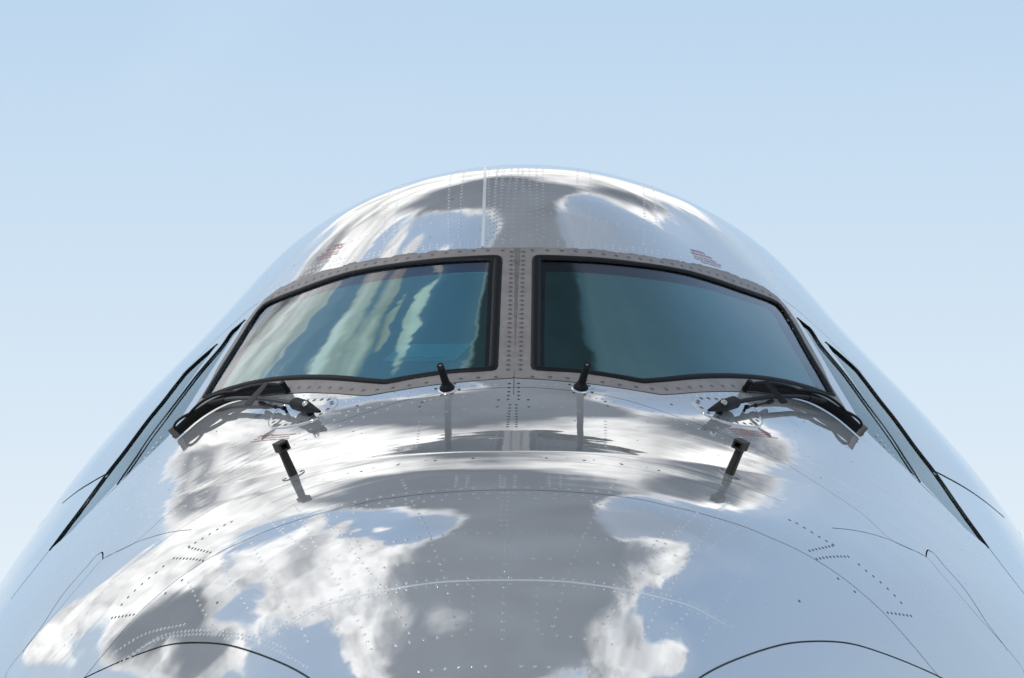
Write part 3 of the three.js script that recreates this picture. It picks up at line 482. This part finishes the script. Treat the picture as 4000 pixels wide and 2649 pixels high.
// ------------------------------------------------------------------ sealant lines, bare-metal chips, wiper plates
const vec = (x, y, z) => new THREE.Vector3(x, y, z);
add('sealant_line', strip([...mirror(DATA.seamD).reverse(), ...DATA.seamD.slice(1)], .005, .0007), M.sealant, plane, { label: 'pale sealant line round the nose' });
add('sealant_line', strip([[DATA.crown[0][0] + .001, 4.9], ...DATA.crown.map(([x, y]) => [x + .001, y]), [DATA.crown[4][0] + .001, 4.352]], .0085, .0008, { taper: false }), M.sealant, plane, { label: 'white sealant line over the crown' });
both((s) => {
  const nz = createNoise3D(rng(s > 0 ? 91 : 92)), L = loops.frame[s > 0 ? 0 : 1];
  // worn paint along the upper edge of the frame: ragged islands of bare metal
  const c = trace(side(DATA.chip, s), { step: .01 }), sp = only(local(c, .0028, .02).outside(L, .0012)), d = distances(sp.v, L, true);
  const f = d.map((q, i) => { const p = sp.v[i], a = Math.abs(p.x); return (q > .5 ? -1 : .0075 * smooth(.03, .12, a) * (1 - smooth(.60, .68, a)) * (.62 + .75 * nz(p.x * 16, 3, 1) + .5 * nz(p.x * 60, p.y * 60, 5)) + .0018 - q); });
  add('chipped_edge', only(sp.cut(f, 0, false)).lift(.0005).geometry(), M.chip, plane, { label: 'grey bare metal where the paint has chipped above the windshield' });
  const P = trace(side(DATA.plate, s), { closed: true, step: .006 });
  const plate = add('wiper_plate', only(local(P, .004).inside(P, 0)).lift(.0022).geometry(), M.silver);
  add('plate_bead', (() => { const pts = P.map((p) => { const q = skinAt(p[0], p[1], .0008); return q.p; }); return new THREE.TubeGeometry(new THREE.CatmullRomCurve3(pts, true), 160, .0022, 6, true); })(), M.silver, plate);
  const cx = DATA.plate.reduce((a, p) => a + p[0], 0) / DATA.plate.length, cy = DATA.plate.reduce((a, p) => a + p[1], 0) / DATA.plate.length;
  const inset = DATA.plate.map(([x, y]) => [lerp(x, cx, .14), lerp(y, cy, .14)]); inset.push(inset[0]);
  along(side(inset, s), .026).forEach((q) => place(add('screw', screwGeometry, M.screw, plate), q, .0022, rnd() * 6));
});

// ------------------------------------------------------------------ rivets
{
  const dome = new THREE.LatheGeometry([[.0040, -.0001], [.0037, .00016], [.0026, .00036], [.0013, .00047], [.00001, .0005]].map(([x, y]) => new THREE.Vector2(x, y)), 10);
  const spots = [], dark = [];
  for (const [pts, gap] of DATA.rivet_r) both((s) => { for (const q of along(side(pts, s), gap)) spots.push(q); });
  for (const [pts, gap] of DATA.rivet_left) for (const q of along(pts, gap)) spots.push(q);
  for (const [pts, gap] of DATA.rivet_dark) both((s) => { for (const q of along(side(pts, s), gap)) dark.push(q); });
  const im = new THREE.InstancedMesh(dome, M.rivet, spots.length), o = new THREE.Object3D(), rr = rng(31);
  spots.forEach((q, i) => { place(o, q, -.00005); const k = .85 + .3 * rr(); o.scale.set(k, .6 + .6 * rr(), k); o.updateMatrix(); im.setMatrixAt(i, o.matrix); });
  im.name = 'rivets'; im.castShadow = im.receiveShadow = true; im.userData = { kind: 'stuff', label: 'rows of small silver rivet heads over the skin' }; plane.add(im);
  const flush = new THREE.LatheGeometry([[.0040, 0], [.0037, .00035], [.0016, .00045], [.0012, .0001], [.00001, .0001]].map(([x, y]) => new THREE.Vector2(x, y)), 10);
  dark.forEach((q) => place(add('fastener', flush, M.fastener), q, 0));
  console.log('rivets', spots.length, dark.length);
}

// ------------------------------------------------------------------ swept bars for wipers and probes
function sweep(path, ups, size, { cap = true, sides = 10, power = 3, pull = 0 } = {}) {
  const n = path.length, pos = [], idx = [];
  for (let i = 0; i < n; i++) {
    const T = path[Math.min(n - 1, i + 1)].clone().sub(path[Math.max(0, i - 1)]).normalize(), B = T.clone().cross(ups[i]).normalize(), U = B.clone().cross(T).normalize(), [w, h] = size(i / (n - 1));
    for (let k = 0; k < sides; k++) { const a = (k + .5) / sides * 2 * Math.PI, c = Math.cos(a), s = Math.sin(a), r = Math.pow(Math.pow(Math.abs(c), power) + Math.pow(Math.abs(s), power), -1 / power), p = path[i].clone().addScaledVector(B, r * c * w / 2).addScaledVector(U, r * s * h / 2); pos.push(p.x, p.y, p.z); }
    if (i) for (let k = 0; k < sides; k++) { const a = (i - 1) * sides + k, b = (i - 1) * sides + (k + 1) % sides; idx.push(a, b, b + sides, a, b + sides, a + sides); }
  }
  if (cap) for (const [base, flip] of [[0, 0], [(n - 1) * sides, 1]]) { const c = pos.length / 3, m = path[flip ? n - 1 : 0]; pos.push(m.x, m.y, m.z); for (let k = 0; k < sides; k++) { const a = base + k, b = base + (k + 1) % sides; flip ? idx.push(c, a, b) : idx.push(c, b, a); } }
  const g = new THREE.BufferGeometry(); g.setAttribute('position', new THREE.Float32BufferAttribute(pos, 3)); g.setIndex(idx); const o = g.toNonIndexed(); o.computeVertexNormals(); return o;
}
const raised = (pts, s, h, n = 24) => {                              // a path h above the skin through foot points
  const hs = typeof h === 'function' ? h : () => h, q = side(pts, s).map(([x, y], i) => skinAt(x, y, hs(i / Math.max(1, pts.length - 1))));
  if (q.length === 1) return { path: q.map((a) => a.p), ups: q.map((a) => a.n) };
  const c = new THREE.CatmullRomCurve3(q.map((a) => a.p), false, 'centripetal'), u = new THREE.CatmullRomCurve3(q.map((a) => a.n));
  return { path: Array.from({ length: n + 1 }, (_, i) => c.getPoint(i / n)), ups: Array.from({ length: n + 1 }, (_, i) => u.getPoint(i / n).normalize()) };
};
function lumpy(g, seed, amp) { const nz = createNoise3D(rng(seed)), p = g.attributes.position; for (let i = 0; i < p.count; i++) { const x = p.getX(i), y = p.getY(i), z = p.getZ(i), d = amp * nz(x * 90, y * 90, z * 90); p.setXYZ(i, x + d, y + d * .5, z + d); } g.computeVertexNormals(); return g; }
both((s) => {
  const w = new THREE.Group(); w.name = 'windshield_wiper'; plane.add(w);
  w.userData.label = s > 0 ? 'black wiper under the plain windshield pane' : 'dark grey wiper under the windshield pane that mirrors clouds';
  const hd = raised(DATA.w_head, s, .022, 16);
  add('arm_head', sweep(hd.path, hd.ups, (f) => [lerp(.006, .030, Math.min(1, f * 1.7)) , lerp(.006, .025, Math.min(1, f * 1.8))], { sides: 14, power: 3.2 }), M.blackMetal, w);
  const hc = hd.path[8], hn = hd.ups[8];
  const cap = new THREE.LatheGeometry([[.0078, -.003], [.0078, .0008], [.0066, .0014], [.0034, .0014], [.0028, .0002], [.00001, .0002]].map(([x, y]) => new THREE.Vector2(x, y)), 18);
  const cp = add('pivot_nut', cap, M.steel, w); place(cp, { p: hc, n: hn.clone().addScaledVector(vec(0, -.25, .5), 1).normalize() }, .0155);
  const foot = skinAt(s * DATA.w_head[0][0] * .5 + s * DATA.w_head[1][0] * .5, DATA.w_head[0][1] * .5 + DATA.w_head[1][1] * .5);
  add('pivot_shaft', sweep([foot.p, hc], [vec(1, 0, 0), vec(1, 0, 0)], () => [.018, .018], { power: 2 }), M.blackMetal, w);
  const am = raised(DATA.w_arm, s, .026, 30);
  add('arm', sweep(am.path, am.ups, (f) => [lerp(.011, .009, f), .007], { power: 6, sides: 12 }), s > 0 ? M.blackMetal : M.greyArm, w);
  // blade: rubber lip, channel and yokes
  const lip = raised(DATA.w_blade, s, .010, 40), ch = raised(DATA.w_blade, s, .021, 40);
  add('blade_rubber', sweep(lip.path, lip.ups, (f) => [.006, .016], { power: 3 }), M.rubber, w);
  add('blade_channel', lumpy(sweep(ch.path.slice(1, -1), ch.ups.slice(1, -1), (f) => [.009 + .004 * Math.sin(Math.PI * clamp(f * 1.3 - .3)), .009 + .004 * Math.sin(Math.PI * f)], { power: 4 }), 3, .0006), M.blackMetal, w);
  const yoke = (a, b, h) => { const p = [], u = []; for (let i = 0; i <= 14; i++) { const f = i / 14, k = lerp(a, b, f), j = Math.min(39, Math.floor(k)), q = lip.path[j].clone().lerp(lip.path[j + 1], k - j), n = lip.ups[j]; p.push(q.clone().addScaledVector(n, .013 + h * Math.sin(Math.PI * f))); u.push(n); } add('blade_yoke', sweep(p, u, (f) => [.010, .006], { power: 5 }), M.blackMetal, w); };
  yoke(2, 16, .009); yoke(13, 30, .013); yoke(26, 38, .011);
  for (const [j, r] of [[1, .009], [39, .0085]]) add('blade_end', sweep([lip.path[j].clone().addScaledVector(lip.ups[j], -.006), lip.path[j].clone().addScaledVector(lip.ups[j], .022)], [ch.path[j].clone().sub(ch.path[j - 1]).normalize(), ch.path[j].clone().sub(ch.path[j - 1]).normalize()], () => [r * 1.5, r * 1.9], { power: 3 }), j === 39 ? M.tan : M.rubber, w);
  add('blade_tip', sweep([lip.path[39], lip.path[40].clone().addScaledVector(lip.ups[40], .006)], [lip.ups[40], lip.ups[40]], () => [.007, .016], { power: 3 }), M.blackMetal, w);
  // bracket that joins arm and blade
  const je = am.path[30], jb = ch.path[22];
  add('blade_bracket', sweep([je.clone().lerp(am.path[25], .9), je, jb.clone().lerp(je, .3), jb], [am.ups[28], am.ups[30], ch.ups[22], ch.ups[22]], () => [.013, .010], { power: 4 }), M.blackMetal, w);
  const pd = raised(DATA.w_paddle, s, (f) => lerp(.046, .04, f), 12);
  add('air_deflector', sweep(pd.path, pd.ups.map((u) => u.clone().add(vec(0, .1, .5)).normalize()), (f) => [.011 + .014 * Math.pow(f, .6) * (f > .92 ? .85 : 1), .003], { power: 5, sides: 12 }), s > 0 ? M.blackMetal : M.greyArm, w);
  const lk = raised(DATA.w_link, s, .014, 10);
  add('link_rod', sweep(lk.path, lk.ups, (f) => { const k = f < .15 || (f > .4 && f < .55) || f > .88 ? .011 : .005; return [k, k]; }, { power: 2 }), M.blackMetal, w);
  add('link_post', sweep([skinAt(s * DATA.w_link[0][0], DATA.w_link[0][1]).p, lk.path[0]], [vec(1, 0, 0), vec(1, 0, 0)], () => [.007, .007], { power: 2 }), M.blackMetal, w);
});

// ------------------------------------------------------------------ probes on the cowl
both((s) => {
  const q = skinAt(s * DATA.w_mast[0][0], DATA.w_mast[0][1]), g = new THREE.Group(); g.name = 'ice_probe'; plane.add(g); place(g, q, 0);
  g.userData.label = 'short black mast on the cowl below the windshield';
  const oval = (rx, rz, pts) => { const l = new THREE.LatheGeometry(pts.map(([x, y]) => new THREE.Vector2(x, y)), 28); l.scale(rx, 1, rz); return l; };
  add('base', oval(.0185, .0215, [[1.0, 0], [.97, .006], [.78, .011], [.6, .016], [.5, .02], [.001, .02]]), M.rubber, g);
  add('sealant_collar', oval(.0225, .0255, [[1, .0002], [.9, .0022], [.75, .003]]), M.silver, g);
  const lean = s * .10, h = .066, ring = 16, pos = [], idx = [];
  for (let i = 0; i <= 8; i++) for (let k = 0; k < ring; k++) { const f = i / 8, a = k / ring * 2 * Math.PI, c = Math.cos(a), d = Math.sin(a), rx = lerp(.0098, .0082, f), rz = lerp(.0125, .0108, f), top = h * (1 - .13 * (d * .5 + .5) * (i === 8 ? 1 : f)); pos.push(rx * Math.sign(c) * Math.pow(Math.abs(c), .75) + lean * f * h, .012 + (top - .012) * f, rz * Math.sign(d) * Math.pow(Math.abs(d), .75)); }
  for (let i = 0; i < 8; i++) for (let k = 0; k < ring; k++) { const a = i * ring + k, b = i * ring + (k + 1) % ring; idx.push(a, a + ring, b + ring, a, b + ring, b); }
  const m = pos.length / 3; pos.push(lean * h, h * .93, 0); for (let k = 0; k < ring; k++) idx.push(m, 8 * ring + (k + 1) % ring, 8 * ring + k);
  const bg = new THREE.BufferGeometry(); bg.setAttribute('position', new THREE.Float32BufferAttribute(pos, 3)); bg.setIndex(idx); const ng = bg.toNonIndexed(); ng.computeVertexNormals();
  add('mast', ng, M.blackMetal, g);
  add('tip_insert', new THREE.CylinderGeometry(.004, .004, .003, 12).translate(lean * h, h * .945, -.003), M.steel, g);
  for (const [a, r] of [[.3, .031], [1.2, .03], [2.1, .031], [3.6, .032], [4.4, .031], [5.4, .031]]) add('fastener', new THREE.CylinderGeometry(.0032, .0036, .0009, 10).translate(r * Math.cos(a) * .95, .0004, r * Math.sin(a) * 1.1), M.fastener, g);
});
both((s) => {
  const q = skinAt(s * DATA.w_probe[0][0], DATA.w_probe[0][1]), g = new THREE.Group(); g.name = 'air_data_probe'; plane.add(g);
  g.userData.label = s > 0 ? 'dark square-mouthed probe standing on the nose below the black wiper' : 'brown-grey square-mouthed probe standing on the nose below the grey wiper';
  const fwd = vec(-s * .55, -.32, 1).normalize(); fwd.addScaledVector(q.n, -fwd.dot(q.n)).normalize();       // along the airflow, over the skin towards the nose tip
  const sd = q.n.clone().cross(fwd).normalize(); g.matrixAutoUpdate = true;
  g.quaternion.setFromRotationMatrix(new THREE.Matrix4().makeBasis(sd, q.n, fwd)); g.position.copy(q.p);
  add('base_plate', mergeGeometries([new THREE.CylinderGeometry(.027, .0275, .0016, 36).translate(0, .0006, 0)]), M.silver, g);
  add('plate_rim', new THREE.TorusGeometry(.0272, .0007, 6, 40).rotateX(Math.PI / 2).translate(0, .0009, 0), M.fastener, g);
  for (const a of [.2, 3.3]) { const f = add('screw', screwGeometry, M.screw, g); f.position.set(.021 * Math.cos(a), .0014, .021 * Math.sin(a)); }
  const H = .070, up = [], us = []; for (let i = 0; i <= 10; i++) { up.push(vec(0, H * i / 10, -.004 * i / 10)); us.push(vec(0, 0, 1)); }
  add('mast', sweep(up, us, (f) => [lerp(.019, .017, f), lerp(.024, .02, f)], { power: 4, sides: 16 }), M.probe, g);
  // hollow square mouth at the top
  const sq = (o) => { const r = new THREE.Shape(); r.moveTo(-o, -o * .8); r.lineTo(o, -o * .8); r.lineTo(o, o * .8); r.lineTo(-o, o * .8); r.closePath(); return r; };
  const shp = sq(.0122); shp.holes.push(sq(.009));
  const mouth = new THREE.ExtrudeGeometry(shp, { depth: .034, bevelEnabled: true, bevelSize: .0012, bevelThickness: .0012, bevelSegments: 2 }).translate(0, H + .004, -.014);
  add('air_inlet', mouth, M.probe, g);
  add('inlet_back', new THREE.BoxGeometry(.024, .0195, .004).translate(0, H + .004, -.014), M.probe, g);
});

// ------------------------------------------------------------------ stencilled notices
function stencil(name, label, [a, b, c], lines, width, align) {
  const cv = document.createElement('canvas'); cv.width = 1024; cv.height = 512; const x = cv.getContext('2d');
  x.fillStyle = '#000'; x.fillRect(0, 0, 1024, 512); x.fillStyle = '#fff'; x.textBaseline = 'alphabetic';
  for (const [txt, px, py, size, bold] of lines) { x.font = (bold ? 'bold ' : '') + size + 'px sans-serif'; x.textAlign = align; x.save(); x.translate(px, py); x.transform(1, 0, -.12, 1, 0, 0); x.fillText(txt, 0, 0); x.restore(); }
  const tx = new THREE.CanvasTexture(cv); tx.magFilter = THREE.LinearFilter;
  const A = skinAt(...a).p, B = skinAt(...b).p, Cq = skinAt(...c), r = B.sub(A).normalize(), up = Cq.n.clone().cross(r).normalize(), hgt = width / 2, pos = [], nor = [], uv = [], idx = [], n = 14;
  for (let j = 0; j <= n; j++) for (let i = 0; i <= n; i++) { const p = Cq.p.clone().addScaledVector(r, (i / n - .5) * width).addScaledVector(up, (j / n - .5) * hgt), q = skinAt(p.x, p.y, .0006); pos.push(q.p.x, q.p.y, q.p.z); nor.push(q.n.x, q.n.y, q.n.z); uv.push(i / n, j / n); }
  for (let j = 0; j < n; j++) for (let i = 0; i < n; i++) { const k = j * (n + 1) + i; idx.push(k, k + 1, k + n + 2, k, k + n + 2, k + n + 1); }
  const g = new THREE.BufferGeometry(); g.setAttribute('position', new THREE.Float32BufferAttribute(pos, 3)); g.setAttribute('normal', new THREE.Float32BufferAttribute(nor, 3)); g.setAttribute('uv', new THREE.Float32BufferAttribute(uv, 2)); g.setIndex(idx);
  add(name, g, std({ color: lin(.34, .10, .095), alphaMap: tx, transparent: true, roughness: .4 }), plane, { label });
}
const WARN = [['WARNING', 512, 110, 92, 1], ['HIGH VOLTAGE', 512, 206, 92, 1], ['ON WINDSHIELD GLASS.', 512, 290, 64, 1], ['TURN OFF WINDSHIELD HEAT', 512, 362, 64, 1], ['PRIOR TO SERVICING', 512, 434, 64, 1]];
const CAUT = [['CAUTION', 20, 190, 92, 1], ['IMPROPER WIPER RIGGING', 420, 190, 50, 1], ['MAY CAUSE WINDSHIELD BREAKAGE.', 20, 262, 54, 1], ['SEE MAINTENANCE MANUAL SEC 30-42-02', 20, 336, 52, 1]];
stencil('warning_notice', 'small red stencilled high voltage warning above the windshield', DATA.w_warn, WARN, .165, 'center');
stencil('warning_notice', 'small red stencilled high voltage warning above the windshield', DATA.w_warnL, WARN, .165, 'center');
stencil('caution_notice', 'red stencilled wiper caution below the wiper', DATA.w_caution, CAUT, .165, 'left');
stencil('caution_notice', 'red stencilled wiper caution below the wiper', DATA.w_cautionL, CAUT, .165, 'left');

// ------------------------------------------------------------------ insect marks and grit on the cowl and round the wipers
{
  const rr = rng(404), gs = [];
  for (let i = 0; i < 70; i++) {
    const x = (rr() * 2 - 1) * .85, y = i < 45 ? lerp(3.62, 3.88, rr()) : lerp(4.38, 4.6, rr()), q = skinAt(x, y, .0004);
    if (Math.abs(x) > widthAt(y)[0] * .8) continue;
    const r = .0007 + .0013 * rr() * rr(), o = new THREE.Object3D(); place(o, q, 0, rr() * 6); o.scale.set(r * (1 + rr()), .0002, r); o.updateMatrix();
    gs.push(new THREE.CylinderGeometry(1, 1.2, 1, 6).applyMatrix4(o.matrix));
  }
  add('grit', mergeGeometries(gs), M.grit, plane, { kind: 'stuff', label: 'small brown insect marks and grit on the cowl' });
}

// ------------------------------------------------------------------ a clipboard of papers lying behind the glass
{
  const q = DATA.w_paper.map(([x, y]) => skinAt(x, y, -.1).p), ux = q[1].clone().sub(q[0]), wid = ux.length(); ux.normalize();
  const uy = q[0].clone().sub(q[3]), hei = uy.length(); uy.addScaledVector(ux, -uy.dot(ux)).normalize(); const n = ux.clone().cross(uy), mid = q[0].clone().add(q[1]).add(q[2]).add(q[3]).multiplyScalar(.25);
  const g = new THREE.Group(); g.name = 'clipboard'; scene.add(g); g.userData = { label: 'clipboard with a sheet of paper lying behind the windshield pane', category: 'clipboard' };
  g.quaternion.setFromRotationMatrix(new THREE.Matrix4().makeBasis(ux, uy, n)); g.position.copy(mid);
  add('board', new THREE.BoxGeometry(wid, hei, .003).translate(0, 0, -.003), M.deck, g);
  add('paper', new THREE.BoxGeometry(wid * .97, hei * .94, .0012).translate(0, 0, -.0006), M.paper, g);
  const c = [vec(-.35 * wid, -.33 * hei, .004), vec(-.33 * wid, -.42 * hei, .006), vec(-.05 * wid, -.42 * hei, .006), vec(0, -.36 * hei, .006), vec(.05 * wid, -.42 * hei, .006), vec(.33 * wid, -.42 * hei, .006), vec(.35 * wid, -.33 * hei, .004)];
  add('wire_clip', new THREE.TubeGeometry(new THREE.CatmullRomCurve3(c), 40, .0018, 6), M.steel, g);
}

renderer.render(scene, camera);
